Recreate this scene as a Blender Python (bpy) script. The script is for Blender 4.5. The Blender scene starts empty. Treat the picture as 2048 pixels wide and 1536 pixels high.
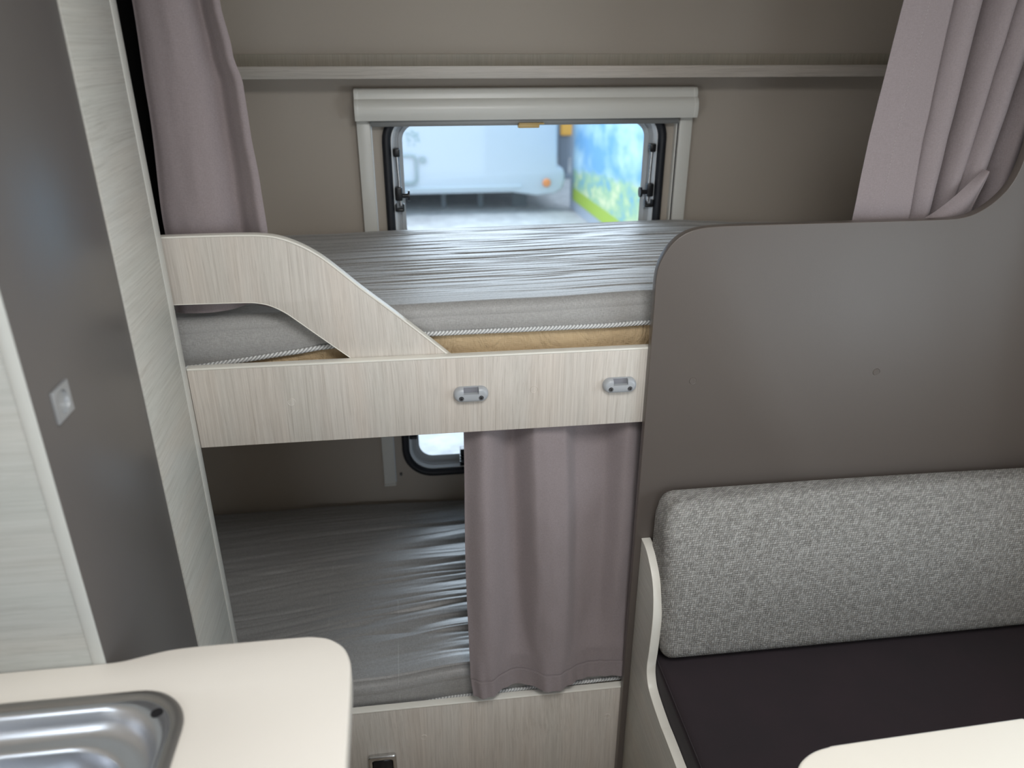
import bpy, bmesh, math, random
from mathutils import Vector, Matrix, noise

sc = bpy.context.scene
C = sc.collection
H = 1.6                      # eye height above the floor; heights below are written relative to the eye, then + H

# ------------------------------------------------------------------ camera
cam_data = bpy.data.cameras.new('camera')
cam = bpy.data.objects.new('camera', cam_data)
C.objects.link(cam)
sc.camera = cam
PITCH, YAW, ROLL = 0.4252589, 0.1290215, -0.0014689
fw = Vector((math.sin(YAW) * math.cos(PITCH), math.cos(YAW) * math.cos(PITCH), -math.sin(PITCH)))
rt = Vector((math.cos(YAW), -math.sin(YAW), 0))
dn = fw.cross(rt)
rt2 = rt * math.cos(ROLL) + dn * math.sin(ROLL)
dn2 = dn * math.cos(ROLL) - rt * math.sin(ROLL)
m = Matrix((rt2, -dn2, -fw)).transposed().to_4x4()
m.translation = Vector((0, 0, H))
cam.matrix_world = m
cam_data.sensor_width = 36
cam_data.lens = 1527.44 / 2048 * 36
cam_data.clip_start = 0.02
cam_data.dof.use_dof = True
cam_data.dof.focus_distance = 1.42
cam_data.dof.aperture_fstop = 3.0

# ------------------------------------------------------------------ world, exposure, daylight
world = bpy.data.worlds.new('world')
sc.world = world
world.use_nodes = True
wn = world.node_tree
wn.nodes['Background'].inputs[0].default_value = (0.66, 0.82, 1.0, 1)
wn.nodes['Background'].inputs[1].default_value = 2.0
sc.view_settings.view_transform = 'Standard'
sc.view_settings.look = 'None'
sc.view_settings.exposure = 0
sc.view_settings.gamma = 1
sc.view_settings.use_curve_mapping = False
sc.cycles.use_denoising = True
sc.cycles.max_bounces = 8
sc.cycles.diffuse_bounces = 5
sc.cycles.transparent_max_bounces = 16
sc.cycles.sample_clamp_indirect = 6


def area(name, loc, target, sx, sy, power, col):
    d = bpy.data.lights.new(name, 'AREA')
    d.shape = 'RECTANGLE'
    d.size, d.size_y = sx, sy
    d.energy = power
    d.color = col
    o = bpy.data.objects.new(name, d)
    C.objects.link(o)
    o.location = loc
    o.rotation_euler = (Vector(target) - Vector(loc)).to_track_quat('-Z', 'Y').to_euler()
    return o


XL, XR, YB, YW, ZC = -0.78, 1.32, -2.4, 1.96, 0.36      # room: left, right, behind, rear wall, ceiling (eye-relative)
# daylight entering through the roof light, the two side windows and the entrance door behind the camera
area('roof_light_daylight', (0.25, 0.22, H + ZC + 0.015), (0.25, 0.22, 0), 0.48, 0.48, 14, (1.0, 0.985, 0.96))
area('dinette_window_daylight', (XR + 0.015, 0.25, H - 0.42), (0, 0.25, H - 0.42), 0.95, 0.50, 7.0, (0.84, 0.94, 1.0))
area('kitchen_window_daylight', (XL - 0.015, -0.35, H - 0.30), (0, -0.35, H - 0.30), 0.80, 0.42, 5, (0.92, 0.97, 1.0))
area('entrance_door_daylight', (0.25, YB - 0.015, H - 0.40), (0.25, 0, H - 0.40), 0.70, 1.2, 5.0, (1.0, 0.985, 0.96))
# added lamp out of view outside, boosting sky light onto the mattresses
area('added_sky_fill', (0.40, 9.85, H + 2.7), (0.3, 1.9, H - 0.4), 8.0, 3.0, 1020, (0.82, 0.91, 1.0))

# ------------------------------------------------------------------ node helpers


class NT:
    def __init__(s, name):
        s.m = bpy.data.materials.new(name)
        s.m.use_nodes = True
        s.t = s.m.node_tree
        s.b = s.t.nodes['Principled BSDF']
        s.co = s.n('ShaderNodeTexCoord').outputs['Object']

    def n(s, typ, **kw):
        x = s.t.nodes.new(typ)
        for k, v in kw.items():
            setattr(x, k, v)
        return x

    def l(s, a, b):
        s.t.links.new(a, b)

    def put(s, sock, v):
        if hasattr(v, 'is_linked') or isinstance(v, bpy.types.NodeSocket):
            s.l(v, sock)
        else:
            sock.default_value = v

    def map(s, scale=(1, 1, 1), loc=(0, 0, 0), rot=(0, 0, 0), src=None):
        x = s.n('ShaderNodeMapping')
        s.l(src or s.co, x.inputs[0])
        x.inputs['Scale'].default_value = scale
        x.inputs['Location'].default_value = loc
        x.inputs['Rotation'].default_value = rot
        return x.outputs[0]

    def noise(s, vec, scale=1, detail=3, rough=0.5, dist=0):
        x = s.n('ShaderNodeTexNoise')
        s.l(vec, x.inputs['Vector'])
        x.inputs['Scale'].default_value = scale
        x.inputs['Detail'].default_value = detail
        x.inputs['Roughness'].default_value = rough
        x.inputs['Distortion'].default_value = dist
        return x.outputs['Fac']

    def ramp(s, fac, stops):
        x = s.n('ShaderNodeValToRGB')
        s.l(fac, x.inputs[0])
        e = x.color_ramp.elements
        while len(e) < len(stops):
            e.new(0.5)
        for i, (p, c) in enumerate(stops):
            e[i].position = p
            e[i].color = (c[0], c[1], c[2], 1) if not isinstance(c, (int, float)) else (c, c, c, 1)
        return x.outputs[0]

    def mix(s, fac, a, b, mode='MIX'):
        x = s.n('ShaderNodeMix', data_type='RGBA', blend_type=mode)
        s.put(x.inputs[0], fac)
        s.put(x.inputs[6], a if not isinstance(a, tuple) else (*a[:3], 1))
        s.put(x.inputs[7], b if not isinstance(b, tuple) else (*b[:3], 1))
        return x.outputs[2]

    def math(s, op, a, b=0.0, c=0.0):
        x = s.n('ShaderNodeMath', operation=op)
        for i, v in enumerate((a, b, c)):
            s.put(x.inputs[i], v)
        return x.outputs[0]

    def sep(s, vec=None):
        x = s.n('ShaderNodeSeparateXYZ')
        s.l(vec or s.co, x.inputs[0])
        return x.outputs

    def comb(s, x_, y_, z_):
        x = s.n('ShaderNodeCombineXYZ')
        for i, v in enumerate((x_, y_, z_)):
            s.put(x.inputs[i], v)
        return x.outputs[0]

    def bump(s, h, dist, strength=1.0):
        x = s.n('ShaderNodeBump')
        s.l(h, x.inputs['Height'])
        x.inputs['Distance'].default_value = dist
        x.inputs['Strength'].default_value = strength
        s.l(x.outputs[0], s.b.inputs['Normal'])

    def set(s, **kw):
        for k, v in kw.items():
            k = k.replace('_', ' ')
            s.put(s.b.inputs[k], (*v, 1) if isinstance(v, tuple) and len(v) == 3 else v)
        return s.m


def plain(name, col, rough=0.5, metal=0.0, **kw):
    t = NT(name)
    n1 = t.noise(t.map((9, 9, 9)), 1, 2)
    c = t.mix(t.math('MULTIPLY', n1, 0.12), col, tuple(v * 0.8 for v in col))
    t.b.inputs['Roughness'].default_value = rough
    t.b.inputs['Metallic'].default_value = metal
    t.l(c, t.b.inputs['Base Color'])
    for k, v in kw.items():
        t.b.inputs[k.replace('_', ' ')].default_value = v
    return t.m


def wood(name, grain, light=(0.62, 0.575, 0.525), dark=(0.43, 0.385, 0.34), seed=0.0):
    """pale ash laminate, fine streaks along axis `grain`"""
    t = NT(name)
    ax = 'xyz'.index(grain)

    def sc_(along, across):
        v = [across] * 3
        v[ax] = along
        return tuple(v)
    warp = t.noise(t.map(sc_(1.2, 3.0), (seed, 3, 1)), 1, 2)
    sx = t.sep()
    off = t.math('MULTIPLY', t.math('SUBTRACT', warp, 0.5), 0.05)
    comps = [t.math('ADD', sx[i], off) if i != ax else sx[i] for i in range(3)]
    wv = t.comb(*comps)
    broad = t.noise(t.map(sc_(0.9, 14), (seed, 0, 0), src=wv), 1, 3, 0.6)
    mid = t.noise(t.map(sc_(1.8, 150), (seed + 5, 0, 0), src=wv), 1, 4, 0.6)
    fine = t.noise(t.map(sc_(7, 420), (seed + 9, 2, 0), src=wv), 1, 3, 0.6)
    pores = t.noise(t.map(sc_(22, 700), (seed + 2, 7, 0), src=wv), 1, 2, 0.5)
    f = t.math('ADD', t.math('MULTIPLY', mid, 0.42), t.math('MULTIPLY', fine, 0.58))
    c = t.ramp(f, [(0.30, dark), (0.46, tuple(a * 0.35 + b * 0.65 for a, b in zip(dark, light))), (0.60, light)])
    tint = t.ramp(broad, [(0.35, (1.0, 0.975, 0.95)), (0.5, (0.985, 0.98, 0.97)), (0.66, (0.95, 0.96, 0.95))])
    c = t.mix(1.0, c, tint, 'MULTIPLY')
    c = t.mix(t.ramp(pores, [(0.60, 0.0), (0.72, 0.35)]), c, tuple(v * 0.75 for v in dark))
    t.bump(fine, 0.0006, 0.35)
    return t.set(Base_Color=c, Roughness=0.42)


def weave(name, col, col2, freq=900, rough=0.85, sheen=0.3, bump=0.0002, spec=0.3, blotch=0.10, uvw='xz'):
    """fine woven cloth"""
    t = NT(name)
    s = t.sep()
    u = t.math('ADD', s[0], t.math('MULTIPLY', s[1], 0.6))
    v = t.math('ADD', s[2], t.math('MULTIPLY', s[1], -0.6))
    a = t.noise(t.map((freq * 0.9, freq * 0.12, freq * 0.12)), 1, 2, 0.6)
    b = t.noise(t.map((freq * 0.12, freq * 0.12, freq * 0.9)), 1, 2, 0.6)
    big = t.noise(t.map((12, 12, 12)), 1, 3)
    f = t.math('ADD', t.math('MULTIPLY', a, 0.5), t.math('MULTIPLY', b, 0.5))
    c = t.mix(t.ramp(f, [(0.38, 0.0), (0.62, 1.0)]), col2, col)
    c = t.mix(t.math('MULTIPLY', big, blotch), c, tuple(x * 0.6 for x in col))
    t.bump(f, bump, 0.6)
    t.b.inputs['Sheen Weight'].default_value = sheen
    t.b.inputs['Sheen Roughness'].default_value = 0.5
    t.b.inputs['Specular IOR Level'].default_value = spec
    return t.set(Base_Color=c, Roughness=rough)


M = {}
M['wood_z'] = wood('pale_ash_laminate_upright', 'z')
M['wood_x'] = wood('pale_ash_laminate_lengthwise', 'x', seed=4)
M['wood_y'] = wood('pale_ash_laminate_crosswise', 'y', light=(0.54, 0.53, 0.49), dark=(0.39, 0.375, 0.34), seed=8)
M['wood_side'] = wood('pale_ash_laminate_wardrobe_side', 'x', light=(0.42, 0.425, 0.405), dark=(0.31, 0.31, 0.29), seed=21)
M['wood_shelf'] = wood('pale_ash_laminate_shelf', 'x', light=(0.60, 0.55, 0.50), dark=(0.45, 0.405, 0.36), seed=14)
M['edging'] = plain('cream_edging', (0.76, 0.73, 0.66), 0.38)
M['corner_edge'] = plain('pale_corner_edging', (0.47, 0.475, 0.45), 0.4)
M['strip_edge'] = plain('wardrobe_edge_profile', (0.52, 0.51, 0.47), 0.35)
t = NT('beige_wall_cover')
na = t.noise(t.map((160, 160, 160)), 1, 3, 0.6)
nb = t.noise(t.map((3, 3, 3)), 1, 2)
cc = t.mix(t.math('MULTIPLY', na, 0.25), (0.49, 0.428, 0.362), (0.43, 0.375, 0.315))
cc = t.mix(t.math('MULTIPLY', nb, 0.10), cc, (0.40, 0.36, 0.31))
t.bump(na, 0.0005, 0.25)
M['wall'] = t.set(Base_Color=cc, Roughness=0.6)
M['ceiling'] = plain('white_ceiling', (0.75, 0.73, 0.68), 0.6)
t = NT('vinyl_floor')
nf = t.noise(t.map((60, 4, 4)), 1, 4)
M['floor'] = t.set(Base_Color=t.ramp(nf, [(0.3, (0.20, 0.16, 0.12)), (0.7, (0.32, 0.27, 0.21))]), Roughness=0.45)


def lacquer(name, col, rough):
    t = NT(name)
    n1 = t.noise(t.map((420, 420, 420)), 1, 2, 0.5)
    n2 = t.noise(t.map((5, 5, 5)), 1, 2, 0.5)
    t.bump(n1, 0.0004, 0.12)
    r = t.math('ADD', t.math('MULTIPLY', n2, 0.06), rough)
    c = t.mix(t.math('MULTIPLY', n1, 0.15), col, tuple(v * 0.85 for v in col))
    t.b.inputs['Specular IOR Level'].default_value = 0.5
    return t.set(Base_Color=c, Roughness=r)


M['taupe'] = lacquer('taupe_matt_lacquer', (0.100, 0.083, 0.073), 0.45)
M['taupe_door'] = lacquer('taupe_satin_door', (0.108, 0.098, 0.092), 0.32)
M['taupe_edge'] = plain('taupe_edging', (0.12, 0.10, 0.088), 0.3)
M['counter'] = plain('cream_worktop', (0.67, 0.63, 0.575), 0.42)
M['counter_edge'] = plain('worktop_edge', (0.55, 0.52, 0.47), 0.4)
M['table'] = plain('ivory_tabletop', (0.78, 0.725, 0.64), 0.45)
M['pvc'] = plain('off_white_plastic', (0.78, 0.765, 0.71), 0.30)
M['pvc_dark'] = plain('shadow_groove', (0.05, 0.045, 0.05), 0.6)
M['bar_grey'] = plain('grey_aluminium_bar', (0.30, 0.305, 0.30), 0.40, 0.3)
M['tab'] = plain('amber_plastic_tab', (0.70, 0.50, 0.20), 0.35)
M['rubber'] = plain('black_rubber', (0.012, 0.013, 0.018), 0.45)
M['black'] = plain('black_plastic', (0.010, 0.010, 0.012), 0.35)
M['gloss_black'] = plain('glossy_black', (0.006, 0.006, 0.009), 0.12)
M['gap_shade'] = plain('gap_shade_black', (0.006, 0.006, 0.006), 0.95, Specular_IOR_Level=0.05)  # deep shade of the gap beside the left curtain, as colour
M['chrome'] = plain('chrome', (0.62, 0.62, 0.62), 0.14, 1.0)
M['socket_grey'] = plain('light_grey_plastic', (0.37, 0.385, 0.405), 0.30)
M['socket_recess'] = plain('recess_grey', (0.20, 0.20, 0.22), 0.5)
M['screw'] = plain('screw_steel', (0.16, 0.16, 0.17), 0.35, 0.8)
M['alu'] = plain('brushed_aluminium', (0.66, 0.67, 0.68), 0.25, 0.9)
M['acryl'] = plain('grey_acrylic_rim', (0.56, 0.58, 0.60), 0.2, 0.1)
M['acryl_white'] = plain('white_acrylic_lip', (0.82, 0.85, 0.88), 0.25)
M['handle_metal'] = plain('satin_metal', (0.40, 0.41, 0.42), 0.34, 0.5)
t = NT('stainless_steel')
ns = t.noise(t.map((900, 900, 900)), 1, 2)
t.bump(ns, 0.0002, 0.10)
M['steel'] = t.set(Base_Color=(0.56, 0.585, 0.63), Metallic=1.0, Roughness=0.31)
t = NT('stainless_rim')
M['steel_rim'] = t.set(Base_Color=(0.30, 0.29, 0.28), Metallic=0.9, Roughness=0.38)

M['curtain'] = weave('taupe_curtain_cloth', (0.288, 0.243, 0.246), (0.242, 0.203, 0.206), 1700, 0.9, 0.12, 0.00008, 0.12, 0.08)
M['stitch'] = plain('pale_thread', (0.44, 0.40, 0.39), 0.8)
M['mattress'] = weave('grey_mattress_cloth', (0.370, 0.360, 0.347), (0.250, 0.243, 0.233), 1500, 0.52, 0.45, 0.0001, 0.45, 0.10)


def under():
    t = NT('beige_quilted_cloth')
    s = t.sep()
    gx = t.math('SINE', t.math('MULTIPLY', t.math('ADD', s[0], s[2]), 2400))
    gz = t.math('SINE', t.math('MULTIPLY', t.math('SUBTRACT', s[0], s[2]), 2400))
    g = t.math('MULTIPLY', gx, gz)
    big = t.noise(t.map((14, 14, 9)), 1, 3)
    c = t.mix(t.math('ADD', t.math('MULTIPLY', g, 0.35), 0.5), (0.56, 0.400, 0.225), (0.78, 0.590, 0.37))
    c = t.mix(t.math('MULTIPLY', big, 0.25), c, (0.52, 0.38, 0.2))
    t.bump(t.math('ADD', t.noise(t.map((26, 12, 14)), 1, 4, 0.6, 0.6), t.math('MULTIPLY', g, 0.02)), 0.016, 1.0)
    return t.set(Base_Color=c, Roughness=0.8)


M['under'] = under()


def cord():
    t = NT('striped_piping')
    s = t.sep()
    w = t.math('SINE', t.math('MULTIPLY', t.math('ADD', s[0], t.math('MULTIPLY', s[2], -0.9)), 950))
    c = t.ramp(t.math('ADD', t.math('MULTIPLY', w, 0.5), 0.5), [(0.25, (0.34, 0.34, 0.335)), (0.60, (0.68, 0.68, 0.67))])
    t.bump(w, 0.0008, 0.7)
    return t.set(Base_Color=c, Roughness=0.7)


M['cord'] = cord()


def tweed():
    t = NT('chunky_grey_weave')
    s = t.sep()
    u = t.math('SUBTRACT', s[0], s[1])
    v = t.math('ADD', s[2], t.math('MULTIPLY', s[1], 0.8))
    wob = t.noise(t.map((45, 45, 45)), 1, 2)
    u = t.math('ADD', u, t.math('MULTIPLY', wob, 0.004))
    k = 1 / 0.0052
    U, V = t.math('MULTIPLY', u, k), t.math('MULTIPLY', v, k)
    fu, fv = t.math('FLOOR', U), t.math('FLOOR', V)
    chk = t.math('FLOORED_MODULO', t.math('ADD', fu, fv), 2.0)
    tu = t.math('FRACT', U)
    tv = t.math('FRACT', V)
    # horizontal threads in one cell, upright threads in the next
    bu = t.math('ABSOLUTE', t.math('SINE', t.math('MULTIPLY', tu, 2 * math.pi)))
    bv = t.math('ABSOLUTE', t.math('SINE', t.math('MULTIPLY', tv, 2 * math.pi)))
    eu = t.math('SINE', t.math('MULTIPLY', tu, math.pi))
    ev = t.math('SINE', t.math('MULTIPLY', tv, math.pi))
    hA = t.math('MULTIPLY', bv, t.math('POWER', eu, 0.35))
    hB = t.math('MULTIPLY', bu, t.math('POWER', ev, 0.35))
    hgt = t.math('ADD', t.math('MULTIPLY', hA, chk), t.math('MULTIPLY', hB, t.math('SUBTRACT', 1.0, chk)))
    wn_ = t.n('ShaderNodeTexWhiteNoise', noise_dimensions='2D')
    t.l(t.comb(fu, fv, 0.0), wn_.inputs['Vector'])
    yarn = t.noise(t.map((480, 480, 900)), 1, 3, 0.7)
    mel = t.noise(t.map((110, 110, 110)), 1, 3, 0.7)
    val = t.math('ADD', t.math('MULTIPLY', hgt, 0.50), t.math('MULTIPLY', wn_.outputs['Value'], 0.16))
    val = t.math('ADD', val, t.math('MULTIPLY', yarn, 0.30))
    val = t.math('ADD', val, t.math('MULTIPLY', t.math('SUBTRACT', mel, 0.5), 0.22))
    c = t.ramp(val, [(0.22, (0.075, 0.068, 0.062)), (0.46, (0.27, 0.258, 0.24)), (0.80, (0.62, 0.605, 0.575))])
    t.bump(hgt, 0.0016, 0.8)
    t.b.inputs['Specular IOR Level'].default_value = 0.15
    return t.set(Base_Color=c, Roughness=0.9)


M['tweed'] = tweed()


def velour():
    t = NT('aubergine_velour')
    n1 = t.noise(t.map((7, 7, 7)), 1, 3, 0.6)
    n2 = t.noise(t.map((900, 900, 900)), 1, 2)
    c = t.mix(n1, (0.037, 0.026, 0.030), (0.024, 0.021, 0.023))
    t.bump(n2, 0.0003, 0.3)
    t.b.inputs['Sheen Weight'].default_value = 0.10
    t.b.inputs['Sheen Roughness'].default_value = 0.4
    t.b.inputs['Specular IOR Level'].default_value = 0.1
    return t.set(Base_Color=c, Roughness=0.95)


M['velour'] = velour()


def glass():
    m_ = bpy.data.materials.new('clear_acrylic_pane')
    m_.use_nodes = True
    nt = m_.node_tree
    for x in list(nt.nodes):
        nt.nodes.remove(x)
    o = nt.nodes.new('ShaderNodeOutputMaterial')
    tr = nt.nodes.new('ShaderNodeBsdfTransparent')
    gl = nt.nodes.new('ShaderNodeBsdfGlossy')
    gl.inputs['Roughness'].default_value = 0.05
    fr = nt.nodes.new('ShaderNodeFresnel')
    fr.inputs[0].default_value = 1.25
    mx = nt.nodes.new('ShaderNodeMixShader')
    tr.inputs[0].default_value = (0.95, 0.98, 1.0, 1)
    nt.links.new(fr.outputs[0], mx.inputs[0])
    nt.links.new(tr.outputs[0], mx.inputs[1])
    nt.links.new(gl.outputs[0], mx.inputs[2])
    nt.links.new(mx.outputs[0], o.inputs[0])
    return m_


M['glass'] = glass()

# ------------------------------------------------------------------ object helpers


def tag(o, label=None, cat=None, group=None, kind=None):
    if label:
        o['label'] = label
    if cat:
        o['category'] = cat
    if group:
        o['group'] = group
    if kind:
        o['kind'] = kind
    return o


def thing(name, loc, label=None, cat=None, group=None, kind=None):
    o = bpy.data.objects.new(name, None)
    o.empty_display_size = 0.05
    C.objects.link(o)
    o.location = loc
    return tag(o, label, cat, group, kind)


def link(name, me, mat=None, parent=None, smooth=False, angle=None):
    o = bpy.data.objects.new(name, me)
    C.objects.link(o)
    for mm in (mat if isinstance(mat, (list, tuple)) else [mat]):
        if mm:
            me.materials.append(mm)
    if smooth:
        for p in me.polygons:
            p.use_smooth = True
        if angle:
            me.set_sharp_from_angle(angle=math.radians(angle))
    if parent:
        o.parent = parent
        o.matrix_parent_inverse = Matrix.Translation(root_loc(parent)).inverted()
    return o


def root_loc(p):
    v = Vector(p.location)
    while p.parent:
        # children carry world coordinates, so only the top empty's location counts
        p = p.parent
        v = Vector(p.location)
    return v if p.type == 'EMPTY' else Vector((0, 0, 0))


def fin(name, bm, mat, parent=None, smooth=False, angle=None):
    bmesh.ops.recalc_face_normals(bm, faces=bm.faces)
    me = bpy.data.meshes.new(name)
    bm.to_mesh(me)
    bm.free()
    o = link(name, me, mat, parent, smooth, angle)
    if parent and parent.parent is not None:
        o.matrix_parent_inverse = Matrix.Identity(4)
    elif parent and parent.type == 'MESH':
        o.matrix_parent_inverse = Matrix.Identity(4)
    return o


def add_box(bm, x0, x1, y0, y1, z0, z1, bev=0.0, seg=2):
    """z relative to the eye"""
    vs = [bm.verts.new((x, y, z + H)) for x in (x0, x1) for y in (y0, y1) for z in (z0, z1)]
    f = [(0, 1, 3, 2), (4, 6, 7, 5), (0, 4, 5, 1), (2, 3, 7, 6), (0, 2, 6, 4), (1, 5, 7, 3)]
    fs = [bm.faces.new([vs[i] for i in q]) for q in f]
    if bev > 0:
        es = set(e for ff in fs for e in ff.edges)
        bmesh.ops.bevel(bm, geom=list(es), offset=bev, segments=seg, profile=0.5, affect='EDGES')


def box(name, x0, x1, y0, y1, z0, z1, mat, parent=None, bev=0.0, seg=2):
    bm = bmesh.new()
    add_box(bm, x0, x1, y0, y1, z0, z1, bev, seg)
    return fin(name, bm, mat, parent, bev > 0, 35)


def crom(pts, n=6, closed=False):
    out = []
    N = len(pts)
    rng = range(N) if closed else range(N - 1)
    for i in rng:
        if closed:
            p = [pts[(i + k) % N] for k in (-1, 0, 1, 2)]
        else:
            p = [pts[max(i - 1, 0)], pts[i], pts[i + 1], pts[min(i + 2, N - 1)]]
        for j in range(n):
            tt = j / n
            out.append(tuple(0.5 * (2 * p[1][k] + (p[2][k] - p[0][k]) * tt + (2 * p[0][k] - 5 * p[1][k] + 4 * p[2][k] - p[3][k]) * tt ** 2
                                    + (-p[0][k] + 3 * p[1][k] - 3 * p[2][k] + p[3][k]) * tt ** 3) for k in range(len(p[0]))))
    if not closed:
        out.append(tuple(pts[-1]))
    return out


def rrect(x0, x1, z0, z1, r, n=8, rs=None):
    rs = rs or (r, r, r, r)
    out = []
    for (cx, cz, a0, rr) in ((x1 - rs[0], z1 - rs[0], 0, rs[0]), (x0 + rs[1], z1 - rs[1], 90, rs[1]),
                             (x0 + rs[2], z0 + rs[2], 180, rs[2]), (x1 - rs[3], z0 + rs[3], 270, rs[3])):
        for i in range(n + 1):
            a = math.radians(a0 + 90 * i / n)
            out.append((cx + rr * math.cos(a), cz + rr * math.sin(a)))
    return out


def plate(name, loops, axis, lo, hi, mat, parent=None, bev=0.0, edge_mat=None, smooth=True):
    """flat panel cut to 2-D outline(s) (further loops are holes), thickness lo..hi along axis; bevelled rim.
    axis Y: loops (x,z); axis X: loops (y,z); axis Z: loops (x,y). z is eye-relative."""
    cu = bpy.data.curves.new('tmp', 'CURVE')
    cu.dimensions = '2D'
    cu.fill_mode = 'BOTH'
    for lp in loops:
        sp = cu.splines.new('POLY')
        sp.points.add(len(lp) - 1)
        for i, q in enumerate(lp):
            sp.points[i].co = (q[0], q[1], 0, 1)
        sp.use_cyclic_u = True
    half = (hi - lo) / 2
    cu.extrude = max(half - bev, 1e-5)
    cu.bevel_depth = bev
    cu.bevel_resolution = 2 if bev else 0
    cu.offset = -bev
    o = bpy.data.objects.new('tmp', cu)
    C.objects.link(o)
    bpy.context.view_layer.update()
    dg = bpy.context.evaluated_depsgraph_get()
    me = bpy.data.meshes.new_from_object(o.evaluated_get(dg))
    bpy.data.objects.remove(o)
    bpy.data.curves.remove(cu)
    me.materials.clear()
    mid = (lo + hi) / 2
    zo = H
    for v in me.vertices:
        a, b, c = v.co
        if axis == 'Y':
            v.co = (a, mid + c, b + zo)
        elif axis == 'X':
            v.co = (mid + c, a, b + zo)
        else:
            v.co = (a, b, mid + c + zo)
    bm = bmesh.new()
    bm.from_mesh(me)
    bmesh.ops.remove_doubles(bm, verts=bm.verts, dist=1e-5)
    bmesh.ops.recalc_face_normals(bm, faces=bm.faces)
    ai = 'XYZ'.index(axis)
    if edge_mat:
        for f in bm.faces:
            f.material_index = 0 if abs(f.normal[ai]) > 0.99 else 1
    bpy.data.meshes.remove(me)
    return fin(name, bm, [mat, edge_mat] if edge_mat else mat, parent, smooth, 40)


def tube(name, pts, r, mat, parent=None, sides=10, closed=False, rz=None):
    """round cord along 3-D points (z eye-relative)"""
    bm = bmesh.new()
    P = [Vector((p[0], p[1], p[2] + H)) for p in pts]
    n = len(P)
    rings = []
    for i, p in enumerate(P):
        a = P[(i - 1) % n] if (closed or i > 0) else P[i]
        b = P[(i + 1) % n] if (closed or i < n - 1) else P[i]
        d = (b - a).normalized()
        up = Vector((0, 0, 1)) if abs(d.z) < 0.9 else Vector((0, 1, 0))
        s = d.cross(up).normalized()
        u = s.cross(d).normalized()
        rr = r if not callable(r) else r(i / (n - 1))
        rings.append([bm.verts.new(p + (s * math.cos(q) + u * math.sin(q)) * rr) for q in [2 * math.pi * k / sides for k in range(sides)]])
    for i in range(n if closed else n - 1):
        A, B = rings[i], rings[(i + 1) % n]
        for k in range(sides):
            bm.faces.new((A[k], A[(k + 1) % sides], B[(k + 1) % sides], B[k]))
    if not closed:
        bm.faces.new(rings[0])
        bm.faces.new(rings[-1])
    return fin(name, bm, mat, parent, True, 60)


def ribbon(name, path, axis, lo, hi, th, mat, parent, side=1, bev=0.0006):
    """thin edging strip laid along a 2-D path, thickness th to one side of it"""
    n = len(path)
    outer = []
    for i, p in enumerate(path):
        a = path[max(i - 1, 0)]
        b = path[min(i + 1, n - 1)]
        dx, dz = b[0] - a[0], b[1] - a[1]
        L = math.hypot(dx, dz) or 1
        outer.append((p[0] - dz / L * th * side, p[1] + dx / L * th * side))
    return plate(name, [path + outer[::-1]], axis, lo, hi, mat, parent, bev)


def surf(name, f, nu, nv, mat, parent=None, thick=0.0, smooth=True, closed_u=False):
    bm = bmesh.new()
    g = [[bm.verts.new((lambda q: (q[0], q[1], q[2] + H))(f(i / nu, j / nv))) for i in range(nu + 1)] for j in range(nv + 1)]
    for j in range(nv):
        for i in range(nu):
            bm.faces.new((g[j][i], g[j][i + 1], g[j + 1][i + 1], g[j + 1][i]))
    if thick:
        bmesh.ops.recalc_face_normals(bm, faces=bm.faces)
        bmesh.ops.solidify(bm, geom=bm.faces[:], thickness=thick)
    return fin(name, bm, mat, parent, smooth, 60 if thick else None)


def cyl(bm, c, axis, r, h, seg=24, r2=None):
    """closed disc/cone, c is base centre (z eye-relative), extends h along axis"""
    ax = 'XYZ'.index(axis)
    o1, o2 = [(1, 2), (0, 2), (0, 1)][ax]
    R = []
    for k, (rr) in enumerate((r, r if r2 is None else r2)):
        ring = []
        for i in range(seg):
            a = 2 * math.pi * i / seg
            v = [c[0], c[1], c[2] + H]
            v[ax] += h * k
            v[o1] += rr * math.cos(a)
            v[o2] += rr * math.sin(a)
            ring.append(bm.verts.new(v))
        R.append(ring)
    for i in range(seg):
        bm.faces.new((R[0][i], R[0][(i + 1) % seg], R[1][(i + 1) % seg], R[1][i]))
    bm.faces.new(R[0])
    bm.faces.new(R[1])


def nz(x, y, z=0.0):
    return noise.noise(Vector((x, y, z)))


# ================================================================== THE ROOM
F = 1.25      # front plane of the bunks
FLOOR = -H
WT = 0.035    # wall thickness
win1 = rrect(-0.048, 0.630, -0.515, -0.163, 0.075)
win2 = rrect(-0.048, 0.630, -1.160, -0.790, 0.080)
w = plate('wall_rear', [[(XL, FLOOR), (XR, FLOOR), (XR, ZC), (XL, ZC)], win1, win2], 'Y', YW, YW + WT, M['wall'], smooth=False)
tag(w, kind='structure')
w = plate('wall_right', [[(YB, FLOOR), (YW, FLOOR), (YW, ZC), (YB, ZC)], rrect(-0.225, 0.725, -0.67, -0.17, 0.06)], 'X', XR, XR + WT, M['wall'], smooth=False)
tag(w, kind='structure')
w = plate('wall_left', [[(YB, FLOOR), (YW, FLOOR), (YW, ZC), (YB, ZC)], rrect(-0.75, 0.05, -0.51, -0.09, 0.06)], 'X', XL - WT, XL, M['wall'], smooth=False)
tag(w, kind='structure')
w = plate('wall_back', [[(XL, FLOOR), (XR, FLOOR), (XR, ZC), (XL, ZC)], rrect(-0.10, 0.60, -1.3, 0.2, 0.05)], 'Y', YB - WT, YB, M['wall'], smooth=False)
tag(w, kind='structure')
w = plate('ceiling', [[(XL, YB), (XR, YB), (XR, YW), (XL, YW)], rrect(0.0, 0.50, -0.03, 0.47, 0.04)], 'Z', ZC, ZC + 0.03, M['ceiling'], smooth=False)
tag(w, kind='structure')
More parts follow.
